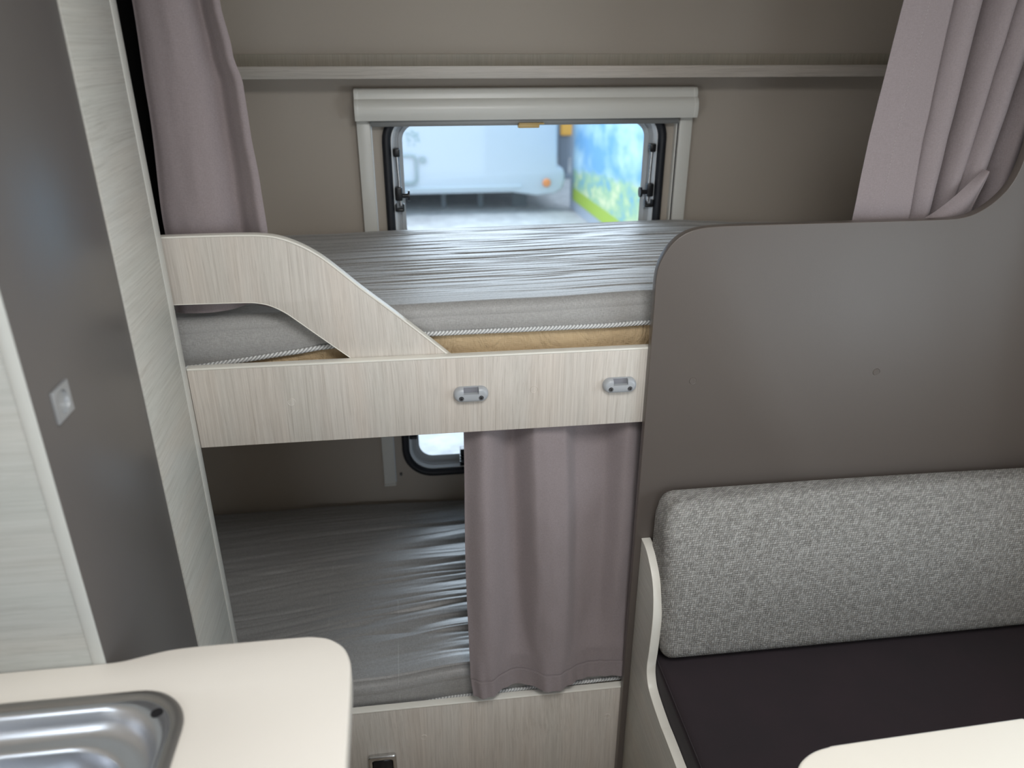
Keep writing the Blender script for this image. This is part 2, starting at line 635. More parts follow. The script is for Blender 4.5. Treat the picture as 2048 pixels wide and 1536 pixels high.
w = box('floor', XL, XR, YB, YW, FLOOR - 0.04, FLOOR, M['floor'])
tag(w, kind='structure')

# ------------------------------------------------------------------ rear windows


def ring_loft(name, secs, mat, parent):
    """secs: list of (closed 2-D loop (x,z), y); consecutive sections bridged"""
    bm = bmesh.new()
    R = [[bm.verts.new((p[0], y, p[1] + H)) for p in lp] for lp, y in secs]
    for A, B in zip(R, R[1:]):
        n = len(A)
        for i in range(n):
            bm.faces.new((A[i], A[(i + 1) % n], B[(i + 1) % n], B[i]))
    return fin(name, bm, mat, parent, True, 50)


def stay(side, xa, ztop, zbot, parent):
    """telescopic window stay with end bracket, clamp knob and lower bracket"""
    y = YW + 0.000
    s = side
    bm = bmesh.new()
    P0, P1 = Vector((xa, y, ztop)), Vector((xa + s * 0.004, y - 0.004, zbot))
    body = tube('stay', [P0 + (P1 - P0) * k for k in (0.0, 0.35, 0.75, 1.0)], 0.0042, M['alu'], parent, 12)
    bm.free()
    bm = bmesh.new()
    add_box(bm, xa - 0.008, xa + 0.008, y - 0.010, y + 0.012, ztop - 0.004, ztop + 0.016, 0.003)
    fin('bracket', bm, M['black'], body, True, 40)
    bm = bmesh.new()
    add_box(bm, xa - 0.009, xa + 0.009, y - 0.013, y + 0.010, zbot + 0.012, zbot + 0.046, 0.004)
    x2 = xa + s * 0.009
    cyl(bm, (x2 if s > 0 else x2 - 0.014, y - 0.004, zbot + 0.024), 'X', 0.006, 0.014, 16)
    k0 = xa + s * 0.022
    cyl(bm, (k0 if s > 0 else k0 - 0.005, y - 0.004, zbot + 0.024), 'X', 0.013, 0.005, 20)
    fin('clamp_knob', bm, M['black'], body, True, 40)
    bm = bmesh.new()
    add_box(bm, xa - 0.011, xa + 0.012, y - 0.008, y + 0.010, zbot - 0.016, zbot - 0.008, 0.003)
    add_box(bm, xa - 0.011, xa - 0.006, y - 0.008, y + 0.010, zbot - 0.012, zbot + 0.004, 0.002)
    add_box(bm, xa + 0.007, xa + 0.012, y - 0.008, y + 0.010, zbot - 0.012, zbot + 0.004, 0.002)
    fin('end_bracket', bm, M['black'], body, True, 40)
    # slim black latch arm clipped to the pane beside the stay
    tube('pane_clip', [(xa - s * 0.010, y + 0.018, ztop + 0.004), (xa - s * 0.013, y + 0.018, ztop - 0.02), (xa - s * 0.011, y + 0.018, ztop - 0.046)], 0.0022, M['black'], body, 8)


def window(name, x0, x1, z0, z1, r, stays):
    """outer edge of rubber seal x0..x1, z0..z1"""
    root = thing(name, (0.29, YW, H + z0), kind='structure')

    def rr(d):
        return rrect(x0 + d, x1 - d, z0 + d, z1 - d, max(r - d, 0.01), 10)
    ring_loft('rubber_seal', [(rr(0.019), YW + 0.03), (rr(0.0), YW + 0.001), (rr(0.001), YW - 0.009), (rr(0.006), YW - 0.013), (rr(0.015), YW - 0.012), (rr(0.020), YW - 0.006), (rr(0.022), YW + 0.002), (rr(0.022), YW + 0.04)], M['rubber'], root)
    ring_loft('inner_lip', [(rr(0.0215), YW + 0.004), (rr(0.0215), YW - 0.001), (rr(0.0240), YW - 0.001), (rr(0.0290), YW + 0.012)], M['acryl_white'], root)
    ring_loft('acrylic_rim', [(rr(0.028), YW + 0.012), (rr(0.031), YW + 0.010), (rr(0.035), YW + 0.020), (rr(0.038), YW + 0.022), (rr(0.0395), YW + 0.018), (rr(0.0440), YW + 0.022), (rr(0.049), YW + 0.030)], M['acryl'], root)
    plate('pane', [rr(0.030)], 'Y', YW + 0.031, YW + 0.034, M['glass'], root, smooth=False)
    for s_, xa, za, zb in stays:
        stay(s_, xa, za, zb, root)
    return root


w1 = window('window_1', -0.066, 0.648, -0.530, -0.146, 0.085, [(1, -0.032, -0.262, -0.384), (-1, 0.614, -0.260, -0.388)])
w2 = window('window_2', -0.066, 0.648, -1.176, -0.770, 0.090, [(1, -0.032, -0.86, -1.035)])
bm = bmesh.new()
add_box(bm, 0.102, 0.135, YW + 0.004, YW + 0.03, -1.128, -1.100, 0.003)
for k in range(4):
    add_box(bm, 0.100, 0.130, YW - 0.004, YW + 0.012, -1.150 + k * 0.009, -1.146 + k * 0.009, 0.001)
fin('window_latch', bm, M['black'], w2)


def blind(z_top, z_cass, z_bot, label):
    root = thing('roller_blind', (0.29, YW, H + z_bot), label, 'window blind', 'blinds of the rear windows')
    # cassette: two-step convex profile, extruded along X
    prof = [(0.0, z_top), (-0.030, z_top), (-0.036, z_top - 0.004), (-0.040, z_top - 0.012), (-0.040, z_top - 0.021), (-0.0405, z_top - 0.0225), (-0.047, z_top - 0.026),
            (-0.053, z_top - 0.036), (-0.055, z_top - 0.050), (-0.053, z_top - 0.062), (-0.050, z_cass), (0.0, z_cass)]
    prof = [(YW + a, b) for a, b in prof]
    plate('cassette', [prof], 'X', -0.113, 0.697, M['pvc'], root, 0.0)
    for xa, xb in ((-0.123, -0.113), (0.697, 0.707)):
        plate('end_cap', [[(a - 0.0015, b) for a, b in prof]], 'X', xa, xb, M['pvc'], root, 0.0012)
    for x0, x1, inner in ((-0.1225, -0.090, 1), (0.6745, 0.7075, -1)):
        bm = bmesh.new()
        add_box(bm, x0, x1, YW - 0.020, YW - 0.0, z_bot, z_cass, 0.002)
        rl = fin('side_rail', bm, M['pvc'], root, True, 40)
        xi = x1 if inner > 0 else x0 - 0.0075
        bm = bmesh.new()
        if inner < 0:
            add_box(bm, xi + 0.003, xi + 0.0078, YW - 0.012, YW, z_bot + 0.003, z_cass)
            fin('guide_groove', bm, M['pvc_dark'], rl)
            bm = bmesh.new()
            add_box(bm, xi - 0.001, xi + 0.003, YW - 0.018, YW, z_bot + 0.003, z_cass, 0.001)
            fin('guide_lip', bm, M['pvc'], rl)
        else:
            add_box(bm, xi, xi + 0.003, YW - 0.016, YW, z_bot + 0.003, z_cass, 0.001)
            fin('guide_lip', bm, M['acryl_white'], rl)
        bm = bmesh.new()
        add_box(bm, x0 - 0.0008, x1 + 0.0008, YW - 0.0215, YW, z_bot - 0.007, z_bot, 0.0015)
        fin('rail_cap', bm, M['pvc'], rl, True, 40)
    return root


b1 = blind(-0.1075, -0.1775, -0.51, 'off-white blind cassette and rails framing the upper window')
bm = bmesh.new()
add_box(bm, -0.088, 0.668, YW - 0.034, YW - 0.021, -0.1925, -0.176, 0.002)
pb = fin('pull_bar', bm, M['bar_grey'], b1, True, 40)
bm = bmesh.new()
add_box(bm, 0.262, 0.314, YW - 0.050, YW - 0.034, -0.1975, -0.189, 0.002)
add_box(bm, 0.264, 0.326, YW - 0.050, YW - 0.034, -0.1895, -0.1860, 0.0015)
fin('pull_tab', bm, M['tab'], pb, True, 40)
b2 = blind(-0.690, -0.760, -1.186, 'off-white blind rails around the window of the lower bunk')
bm = bmesh.new()
cyl(bm, (-0.0735, YW - 0.008, -1.165), 'Y', 0.0035, 0.008, 12)
fin('rail_screw', bm, M['screw'], b2)

# ------------------------------------------------------------------ wall shelf
sh = thing('wall_shelf', (0.3, YW, H - 0.083), 'long pale wood shelf fixed across the rear wall above the upper window', 'shelf')
bm = bmesh.new()
add_box(bm, XL, XR, 1.852, YW, -0.0835, -0.0685, 0.001)
add_box(bm, XL, XR, 1.838, 1.852, -0.0825, -0.0565, 0.0012)
fin('shelf_board', bm, M['wood_shelf'], sh, True, 40)
box('upstand', XL, XR, 1.950, YW, -0.0685, -0.0345, wood('pale_ash_upstand', 'z', (0.46, 0.42, 0.35), (0.34, 0.30, 0.24), 3), sh)

# ================================================================== MATTRESSES


def mattress(name, x0, x1, y0, y1, ztop, zpipe, zbot, amp, seed, label, style):
    """ztop(u, v), zpipe(x): height of cord on the front edge"""
    root = thing(name, ((x0 + x1) / 2, (y0 + y1) / 2, H + zbot), label, 'mattress', 'mattresses of the two bunks')
    nx, ny = 150, 470 if style == 0 else 400

    def crease(x, y):
        if style == 0:
            yy = y + 0.018 * nz(x * 1.6, 7.1) - x * 0.012
            a = nz(x * 1.3 + seed, yy * 34.0, 0.3)
            b = nz(x * 2.4 + seed, yy * 62.0, 4.3)
            c = nz(x * 1.1 + seed, yy * 13.0, 9.3)
            h = -amp * (max(0.0, 1 - abs(a) * 5.0)) ** 1.6 * (0.4 + 1.1 * max(0, 0.5 + nz(x * 3, y * 9, 2)))
            h += -amp * 0.45 * (max(0.0, 1 - abs(b) * 4.5)) ** 1.6
            h += amp * 0.9 * c
            h += amp * 0.35 * nz(x * 5.0 + seed, yy * 120, 1.0)
            return h
        yy = y - 0.10 * (x + 0.1) + 0.03 * nz(x * 2.0, y * 3.0, seed)
        a = nz(x * 1.5 + seed, yy * 15.0, 0.3)
        b = nz(x * 2.2 + seed, yy * 42.0, 4.3)
        c = nz(x * 1.6 + seed, yy * 7.0, 9.3)
        right = min(1.0, max(0.25, 0.55 + (x + 0.1) * 1.8))
        h = amp * 2.6 * c
        d = nz(x * 1.1 + seed, yy * 10.0, 2.2)
        h += amp * 2.6 * (max(0.0, 1 - abs(d) * 3.2)) ** 1.5 * right
        h += -amp * 1.9 * (max(0.0, 1 - abs(a) * 3.6)) ** 1.3 * right
        h += -amp * 0.5 * (max(0.0, 1 - abs(b) * 4.0)) ** 1.5
        h += amp * 0.25 * nz(x * 9 + seed, yy * 110, 1.0)
        return h
    rad = 0.022

    def f(u, v):
        x = x0 + (x1 - x0) * u
        # v: 0 bottom of front face ... then over the rounded front edge, the top, and down to the wall
        zt = ztop(x, y0)
        zp = zpipe(x)
        Lf = 0.12
        if v < Lf:
            k = v / Lf
            zz = zp + (zt - rad - zp) * k
            yy = y0 - 0.004 * math.sin(math.pi * k) - 0.0015 * nz(x * 9, zz * 20, seed)
            return (x, yy, zz)
        if v < 0.18:
            k = (v - Lf) / 0.06 * math.pi / 2
            return (x, y0 + rad * (1 - math.cos(k)), zt - rad * (1 - math.sin(k)))
        k = (v - 0.18) / 0.82
        yy = y0 + rad + (y1 - y0 - rad) * k
        fade = min(1.0, k * 14) * (0.45 + 0.55 * min(1, k * 4)) * min(1.0, (1 - k) * 30 + 0.3)
        zz = ztop(x, yy) + crease(x, yy) * fade
        if k > 0.985:
            zz -= (k - 0.985) / 0.015 * 0.012
        return (x, yy, zz)
    surf('cover', f, nx, ny, M['mattress'] if style == 0 else M['mattress_low'], root)
    n = 60
    tube('piping', [(x0 + (x1 - x0) * i / n, y0 - 0.004, zpipe(x0 + (x1 - x0) * i / n)) for i in range(n + 1)], 0.0046, M['cord'], root, 10)

    def g(u, v):
        x = x0 + (x1 - x0) * u
        zp = zpipe(x) - 0.003
        zb = min(zbot, zp - 0.004)
        return (x, y0 + 0.006 + 0.0025 * nz(x * 11, v * 2, 5 + seed), zp + (zb - zp) * v)
    surf('underside', g, 120, 8, M['under'], root)
    box('core', x0 + 0.004, x1 - 0.004, y0 + 0.02, y1 - 0.004, zbot, zbot + 0.02, M['under'], root)
    return root


t = NT('grey_mattress_cloth_with_fold_marks')
s = t.sep()
a = t.noise(t.map((1100, 130, 130)), 1, 2, 0.6)
b = t.noise(t.map((130, 1100, 1100)), 1, 2, 0.6)
f_ = t.math('ADD', t.math('MULTIPLY', a, 0.5), t.math('MULTIPLY', b, 0.5))
col = t.mix(t.ramp(f_, [(0.38, 0.0), (0.62, 1.0)]), (0.200, 0.193, 0.185), (0.300, 0.290, 0.280))
wob = t.math('MULTIPLY', t.math('SUBTRACT', t.noise(t.map((3, 11, 3)), 1, 2), 0.5), 0.012)
xx = t.math('ADD', s[0], wob)
lines = None
for xc in (-0.085, -0.252):
    d = t.math('ABSOLUTE', t.math('SUBTRACT', xx, xc))
    q = t.math('LESS_THAN', d, 0.0011)
    lines = q if lines is None else t.math('MAXIMUM', lines, q)
brk = t.ramp(t.noise(t.map((30, 22, 30)), 1, 2), [(0.46, 0.0), (0.66, 0.30)])
lines = t.math('MULTIPLY', lines, brk)
scr = t.noise(t.map((14, 420, 420)), 1, 3, 0.7)
col = t.mix(t.ramp(scr, [(0.66, 0.0), (0.78, 0.30)]), col, (0.42, 0.41, 0.40))
col = t.mix(lines, col, (0.50, 0.49, 0.47))
t.bump(f_, 0.0002, 0.6)
t.b.inputs['Sheen Weight'].default_value = 0.2
M['mattress_low'] = t.set(Base_Color=col, Roughness=0.43, Specular_IOR_Level=0.6)


def lerp_pts(pts, x):
    if x <= pts[0][0]:
        return pts[0][1]
    for (a, za), (b, zb) in zip(pts, pts[1:]):
        if x <= b:
            k = (x - a) / (b - a)
            k = k * k * (3 - 2 * k)
            return za + (zb - za) * k
    return pts[-1][1]


def top_upper(x, y):
    front = lerp_pts([(-0.42, -0.4450), (-0.28, -0.4400), (-0.06, -0.4345), (0.2, -0.4310), (0.43, -0.4250), (0.7, -0.426)], x)
    back = lerp_pts([(-0.5, -0.4500), (-0.23, -0.4455), (0.09, -0.4385), (0.35, -0.4355), (0.60, -0.4325), (0.68, -0.4318), (0.76, -0.4370), (0.85, -0.4435), (1.1, -0.4500)], x)
    k = (y - 1.30) / 0.65
    return front + (back - front) * k


def pipe_upper(x):
    return lerp_pts([(-0.46, -0.534), (-0.403, -0.5285), (-0.343, -0.5225), (-0.2817, -0.5150), (-0.2116, -0.5065), (-0.1586, -0.4995), (0.0106, -0.4845), (0.1465, -0.4840), (0.3326, -0.4835), (0.4258, -0.481), (0.7, -0.478)], x)


mattress('bunk_mattress', -0.760, 1.30, 1.300, 1.945, top_upper, pipe_upper, -0.5390, 0.0028, 0.0,
         'wrinkled grey mattress with beige lower side lying on the upper bunk', 0)


def top_lower(x, y):
    front = lerp_pts([(-0.4, -1.305), (-0.14, -1.294), (0.07, -1.272), (0.42, -1.262), (0.8, -1.262)], x)
    k = max(0.0, (y - 1.275) / 0.67)
    return front + (-1.2470 - front) * min(1, k * 1.6) ** 0.8 if k > 0 else front


def pipe_lower(x):
    return lerp_pts([(-0.4, -1.3560), (-0.14, -1.3560), (-0.05, -1.3520), (0.03, -1.3430), (0.2, -1.3380), (0.42, -1.3340), (0.8, -1.334)], x)


mattress('bunk_mattress', -0.760, 1.30, 1.277, 1.945, top_lower, pipe_lower, -1.3600, 0.0046, 3.7,
         'shiny creased grey mattress lying on the lower bunk behind the short curtain', 1)

# ================================================================== BUNKS
ub = thing('upper_bunk', (0.2, F, H - 0.664), 'pale wood upper bunk with curved fall guard and long front board', 'bunk bed')
box('slat_board', XL + 0.004, XR - 0.004, F + 0.016, YW - 0.004, -0.560, -0.5405, M['wood_x'], ub)
fb = box('front_board', -0.3945, XR - 0.004, F, F + 0.016, -0.664, -0.5150, M['wood_z'], ub, 0.0008)
plate('edging', [[(-0.3945, -0.5155), (XR - 0.005, -0.5155), (XR - 0.005, -0.5115), (-0.3945, -0.5115)]], 'Y', F - 0.0010, F + 0.0165, M['edging'], fb, 0.0015)
g_top = [(-0.4180, -0.2925), (-0.3405, -0.2920), (-0.2785, -0.2922), (-0.2440, -0.2938), (-0.2165, -0.2990), (-0.1861, -0.3120), (-0.1560, -0.3314),
         (-0.1259, -0.3580), (-0.0955, -0.3868), (-0.0560, -0.4212), (-0.0070, -0.4650), (0.0464, -0.5140), (0.0560, -0.5230)]
g_bot = [(-0.4180, -0.4020), (-0.3422, -0.4024), (-0.2859, -0.4031), (-0.2659, -0.4048), (-0.2462, -0.4100), (-0.2231, -0.4232), (-0.2005, -0.4423), (-0.1697, -0.4694), (-0.1193, -0.5130), (-0.1060, -0.5230)]
gt, gb = crom(g_top, 5), crom(g_bot, 5)
gd = plate('fall_guard', [gt + gb[::-1]], 'Y', F + 0.0168, F + 0.032, M['wood_z'], ub, 0.0006)
ribbon('edging', gt, 'Y', F + 0.0158, F + 0.033, 0.0030, M['edging'], gd, 1, 0.0008)
ribbon('edging', gb, 'Y', F + 0.0162, F + 0.033, 0.0014, M['edging'], gd, -1, 0.0004)


def screw_cap(x, z, y, parent, mat):
    bm = bmesh.new()
    cyl(bm, (x, y, z), 'Y', 0.0062, -0.0003, 28)
    n0 = 28
    for i in range(n0):
        a0, a1 = 2 * math.pi * i / n0, 2 * math.pi * (i + 1) / n0
        q = []
        for rr, yy in ((0.0061, -0.0003), (0.0067, -0.0008), (0.0072, 0.0)):
            q.append(((x + rr * math.cos(a0), y + yy, z + rr * math.sin(a0) + H), (x + rr * math.cos(a1), y + yy, z + rr * math.sin(a1) + H)))
        for k in range(2):
            bm.faces.new([bm.verts.new(v) for v in (q[k][0], q[k][1], q[k + 1][1], q[k + 1][0])])
    return fin('screw_cap', bm, mat, parent)


screw_cap(-0.2288, -0.5835, F, ub, M['wood_z'])
screw_cap(0.2027, -0.5842, F, ub, M['wood_z'])


def ladder_socket(cx, cz):
    """rounded grey fitting with notch on its upper side and two screws"""
    bm = bmesh.new()
    L, R_, D = 0.0315, 0.0142, 0.0135
    n = 40
    secs = []
    for sc_, d in ((1.0, 0.0), (1.0, 0.004), (0.965, 0.0075), (0.88, 0.0105), (0.74, 0.0125), (0.5, 0.0134), (0.2, 0.0136)):
        loop = []
        for i in range(n):
            a = 2 * math.pi * i / n
            c, s_ = math.cos(a), math.sin(a)
            hx = (L - R_)
            x = (hx if c > 0 else -hx) if abs(c) > 1e-6 else 0
            loop.append((cx + x + R_ * sc_ * c, cz + R_ * sc_ * s_, d))
        secs.append(loop)
    rings = [[bm.verts.new((p[0], F - p[2], p[1] + H)) for p in lp] for lp in secs]
    for A, B in zip(rings, rings[1:]):
        for i in range(n):
            bm.faces.new((A[i], A[(i + 1) % n], B[(i + 1) % n], B[i]))
    bm.faces.new(rings[-1])
    bm.faces.new(rings[0])
    o = fin('ladder_socket', bm, M['socket_grey'], ub, True, 60)
    cut = bmesh.new()
    add_box(cut, cx - 0.0135, cx + 0.0135, F - 0.03, F - 0.0035, cz + 0.003, cz + 0.03)
    bmesh.ops.recalc_face_normals(cut, faces=cut.faces)
    me = bpy.data.meshes.new('cut')
    cut.to_mesh(me)
    cut.free()
    co = bpy.data.objects.new('cut', me)
    C.objects.link(co)
    md = o.modifiers.new('notch', 'BOOLEAN')
    md.object = co
    md.solver = 'EXACT'
    md.operation = 'DIFFERENCE'
    bpy.context.view_layer.update()
    nm = bpy.data.meshes.new_from_object(o.evaluated_get(bpy.context.evaluated_depsgraph_get()))
    o.modifiers.clear()
    if len(nm.polygons) > 20:
        o.data = nm
        nm.set_sharp_from_angle(angle=math.radians(45))
    bpy.data.objects.remove(co)
    box('notch', cx - 0.0130, cx + 0.0130, F - 0.0045, F - 0.0030, cz + 0.0032, cz + 0.0128, M['socket_recess'], o)
    for sx in (-0.0178, 0.0178):
        bm = bmesh.new()
        c = (cx + sx, F - 0.0126, cz - 0.0045)
        cyl(bm, c, 'Y', 0.0040, -0.0018, 20, 0.0034)
        s1 = fin('screw', bm, M['screw'], o, True, 40)
        bm = bmesh.new()
        for i in range(20):
            a0, a1 = 2 * math.pi * i / 20, 2 * math.pi * (i + 1) / 20
            for r0, r1 in ((0.0040, 0.0047),):
                bm.faces.new([bm.verts.new((c[0] + r * math.cos(a), F - d, c[2] + r * math.sin(a) + H)) for r, a, d in ((r0, a0, 0.0142), (r0, a1, 0.0142), (r1, a1, 0.0132), (r1, a0, 0.0132))])
        add_box(bm, c[0] - 0.0022, c[0] + 0.0022, c[1] - 0.0022, c[1] - 0.0015, c[2] - 0.0006, c[2] + 0.0006)
        add_box(bm, c[0] - 0.0006, c[0] + 0.0006, c[1] - 0.0022, c[1] - 0.0015, c[2] - 0.0022, c[2] + 0.0022)
        # merged into the screw's own mesh as its recess
        fin('tmp', bm, M['black'], None)
        tmp = C.objects.get('tmp')
        b2_ = bmesh.new()
        b2_.from_mesh(s1.data)
        nf0 = len(b2_.faces)
        b2_.from_mesh(tmp.data)
        b2_.faces.ensure_lookup_table()
        for k, fa in enumerate(b2_.faces):
            fa.material_index = 0 if k < nf0 else 1
        b2_.to_mesh(s1.data)
        b2_.free()
        s1.data.materials.append(M['black'])
        bpy.data.objects.remove(tmp)
    return o


ladder_socket(0.0871, -0.5845)
ladder_socket(0.3615, -0.5820)

lb = thing('lower_bunk', (0.2, F, 0), 'pale wood box base of the lower bunk with small black latch', 'bunk bed')
fp = box('front_panel', -0.3945, XR - 0.004, F, F + 0.016, FLOOR, -1.3395, M['wood_z'], lb, 0.0008)
plate('edging', [[(-0.3945, -1.3400), (XR - 0.005, -1.3400), (XR - 0.005, -1.3360), (-0.3945, -1.3360)]], 'Y', F - 0.001, F + 0.0165, M['edging'], fp, 0.0015)
box('bed_board', XL + 0.004, XR - 0.004, F + 0.016, YW - 0.004, -1.3755, -1.3605, M['wood_x'], lb)
screw_cap(-0.0359, -1.4298, F, fp, M['wood_z'])
screw_cap(0.385, -1.4246, F, fp, M['wood_z'])


def frame_lathe():
    la = plate('latch', [rrect(-0.1625, -0.1000, -1.531, -1.4655, 0.006), rrect(-0.1535, -0.1090, -1.522, -1.4780, 0.006)], 'Y', F - 0.011, F, M['chrome'], lb, 0.0032)
    bm = bmesh.new()
    add_box(bm, -0.1532, -0.1093, F - 0.0095, F - 0.0005, -1.5217, -1.4783, 0.0030)
    fin('push_button', bm, M['gloss_black'], la, True, 45)


frame_lathe()

# ================================================================== WARDROBE (left)
XW = -0.395
wd = thing('wardrobe', (XW - 0.19, 1.0, 0), 'tall wardrobe with dark taupe door and pale wood end panel at left', 'wardrobe')
box('end_panel', XW - 0.018, XW, 1.0515, F - 0.0255, FLOOR, ZC - 0.002, M['wood_y'], wd, 0.0006)
box('edge_profile', XW - 0.018, XW + 0.0012, F - 0.0250, F - 0.0005, FLOOR, ZC - 0.002, M['strip_edge'], wd, 0.003)
box('rear_panel', XL + 0.003, XW - 0.019, F - 0.0165, F - 0.0005, FLOOR, ZC - 0.002, M['wood_x'], wd)
dr = box('door', XW - 0.020, XW - 0.0010, 0.7600, 1.0490, FLOOR + 0.05, ZC - 0.03, M['taupe_door'], wd, 0.0015)
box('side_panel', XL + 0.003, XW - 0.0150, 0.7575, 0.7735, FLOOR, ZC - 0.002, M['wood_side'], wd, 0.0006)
box('corner_profile', XW - 0.0150, XW - 0.0005, 0.7567, 0.7595, FLOOR, ZC - 0.002, M['corner_edge'], wd, 0.001)
# flush square pull with a round dished finger hole
hy0, hy1, hz0, hz1 = 0.7960, 0.8358, -0.3842, -0.3468
cy_, cz_ = (hy0 + hy1) / 2, (hz0 + hz1) / 2
fh = plate('flush_handle', [[(hy0, hz0), (hy1, hz0), (hy1, hz1), (hy0, hz1)], [(cy_ + 0.0135 * math.cos(2 * math.pi * i / 40), cz_ + 0.0135 * math.sin(2 * math.pi * i / 40)) for i in range(40)]],
           'X', XW - 0.0010, XW + 0.0030, M['handle_metal'], dr, 0.0005)
bm = bmesh.new()
R = []
for r_, d_ in ((0.0137, 0.0026), (0.0130, -0.0002), (0.0105, -0.0006), (0.006, -0.0007), (0.0015, -0.0008)):
    R.append([bm.verts.new((XW + d_, cy_ + r_ * math.cos(2 * math.pi * i / 40), cz_ + r_ * math.sin(2 * math.pi * i / 40) + H)) for i in range(40)])
for A, B in zip(R, R[1:]):
    for i in range(40):
        bm.faces.new((A[i], A[(i + 1) % 40], B[(i + 1) % 40], B[i]))
bm.faces.new(R[-1])
fin('finger_dish', bm, M['handle_metal'], fh, True, 50)

# ================================================================== PARTITION (right)
po = [(0.4112, FLOOR), (0.4112, -0.4218), (0.4106, -0.3830), (0.4147, -0.3530), (0.4284, -0.3250), (0.4477, -0.3055), (0.4729, -0.2945), (0.5058, -0.2905),
      (0.5677, -0.2896), (0.7487, -0.2896), (0.9000, -0.2894), (0.9590, -0.2870), (0.9943, -0.2745), (1.0221, -0.2520), (1.0400, -0.2250), (1.0490, -0.1850),
      (1.0510, -0.1300), (1.0510, 0.02), (1.0510, ZC - 0.002), (XR - 0.003, ZC - 0.002), (XR - 0.003, FLOOR)]
head = [po[0]] + crom(po[1:18], 5) + po[18:]
pt = plate('partition_panel', [head], 'Y', 1.2325, F - 0.0005, M['taupe'], None, 0.0012, M['taupe_edge'])
tag(pt, 'dark taupe partition with rounded corner standing between bunks and seat', 'partition')
for (x, z) in ((0.4965, -0.5756), (0.8585, -0.5772)):
    screw_cap(x, z, 1.2325, pt, M['taupe'])

# ================================================================== CURTAINS


def stitches(name, f, a, b, n, parent, off=0.0012):
    """row of short thread dashes along the curve f(t)"""
    bm = bmesh.new()
    for i in range(n):
        p = Vector(f(a + (b - a) * i / n))
        q = Vector(f(a + (b - a) * (i + 0.6) / n))
        d = (q - p).normalized()
        s_ = d.cross(Vector((0, 1, 0))).normalized() * 0.00016
        y_ = Vector((0, -off, H))
        y2 = Vector((0, -off - 0.0003, H))
        vs = [bm.verts.new(v) for v in (p + s_ + y_, p - s_ + y_, q - s_ + y_, q + s_ + y_, p + s_ + y2, p - s_ + y2, q - s_ + y2, q + s_ + y2)]
        for ff in ((0, 1, 2, 3), (4, 5, 6, 7), (0, 1, 5, 4), (1, 2, 6, 5), (2, 3, 7, 6), (3, 0, 4, 7)):
            bm.faces.new([vs[k] for k in ff])
    return fin(name, bm, M['stitch'], parent)


# --- upper left curtain
cl = thing('curtain', (-0.33, 1.32, H - 0.43), 'narrow taupe curtain hanging at the left end of the upper bunk', 'curtain', 'taupe curtains of the bunks')


def c_left(u, v):
    z = (ZC - 0.03) + (-0.424 - (ZC - 0.03)) * v
    xl = lerp_pts([(-0.46, -0.415), (-0.29, -0.4070), (-0.086, -0.3960), (0.05, -0.3920), (0.4, -0.3870)], z)
    xr = lerp_pts([(-0.46, -0.2370), (-0.30, -0.2420), (-0.215, -0.2440), (-0.131, -0.2485), (-0.068, -0.2495), (-0.02, -0.2590), (0.05, -0.2670), (0.4, -0.285)], z)
    x = xl + (xr - xl) * u
    g = lambda c, w_: math.exp(-((u - c) / w_) ** 2)
    drift = 0.02 * math.sin(v * 3)
    y = 1.310 + 0.024 * g(0.70 + drift, 0.11) - 0.008 * g(0.33, 0.26) - 0.008 * g(0.95, 0.06) + 0.006 * g(0.0, 0.06)
    y += 0.003 * nz(u * 2.5, z * 4, 3) + 0.0010 * nz(u * 9, z * 10, 6)
    # crushed folds near the hem
    y += 0.0030 * max(0, v - 0.80) * 5 * math.sin(u * 11 + 1) * 0.5
    zz = z - 0.009 * (1 - u) * max(0, v - 0.8) * 5
    return (x, y, zz)


surf('cloth', c_left, 70, 150, M['curtain'], cl, 0.0012)
stitches('hem_stitching', lambda tt: c_left(0.90, 0.30 + tt * 0.68), 0, 1, 70, cl)
surf('gap_shade_sheet', lambda u, v: (-0.4450 + 0.115 * u, 1.352 + 0.004 * math.sin(u * 9), (ZC - 0.02) + (-0.425 - ZC + 0.02) * v), 10, 30, M['gap_shade'], cl, 0.001)  # added black sheet standing in for the shade between wardrobe edge and curtain

# --- upper right curtain: gathered folds
cr = thing('curtain', (0.95, 1.30, H - 0.43), 'gathered taupe curtain with turned-up corner at the right end of the upper bunk', 'curtain', 'taupe curtains of the bunks')
# cross-sections (x, y) at the top (z=+0.06) and bottom (z=-0.31)
top_s = [(0.806, 1.268), (0.845, 1.266), (0.884, 1.266), (0.892, 1.272), (0.889, 1.300), (0.893, 1.312), (0.905, 1.288), (0.920, 1.272), (0.936, 1.268), (0.948, 1.276), (0.952, 1.300), (0.949, 1.360), (0.966, 1.360),
         (0.973, 1.325), (0.983, 1.296), (0.996, 1.278), (1.010, 1.274), (1.018, 1.290), (1.022, 1.300), (1.034, 1.282), (1.050, 1.272), (1.066, 1.282), (1.075, 1.320), (1.090, 1.320), (1.110, 1.280), (1.150, 1.300)]
bot_s = [(0.787, 1.270), (0.830, 1.267), (0.883, 1.266), (0.8945, 1.270), (0.8905, 1.300), (0.8945, 1.312), (0.904, 1.292), (0.918, 1.280), (0.934, 1.276), (0.946, 1.286), (0.949, 1.310), (0.948, 1.360), (0.960, 1.360),
         (0.964, 1.330), (0.970, 1.304), (0.978, 1.292), (0.990, 1.290), (0.998, 1.298), (1.004, 1.302), (1.012, 1.290), (1.022, 1.284), (1.034, 1.290), (1.045, 1.320), (1.055, 1.320), (1.070, 1.285), (1.110, 1.300)]
top_s = [(x * 0.984, y) for x, y in top_s]
bot_s = [(x * 0.984, y) for x, y in bot_s]
ts, bs = crom(top_s, 6), crom(bot_s, 6)
NS = len(ts) - 1


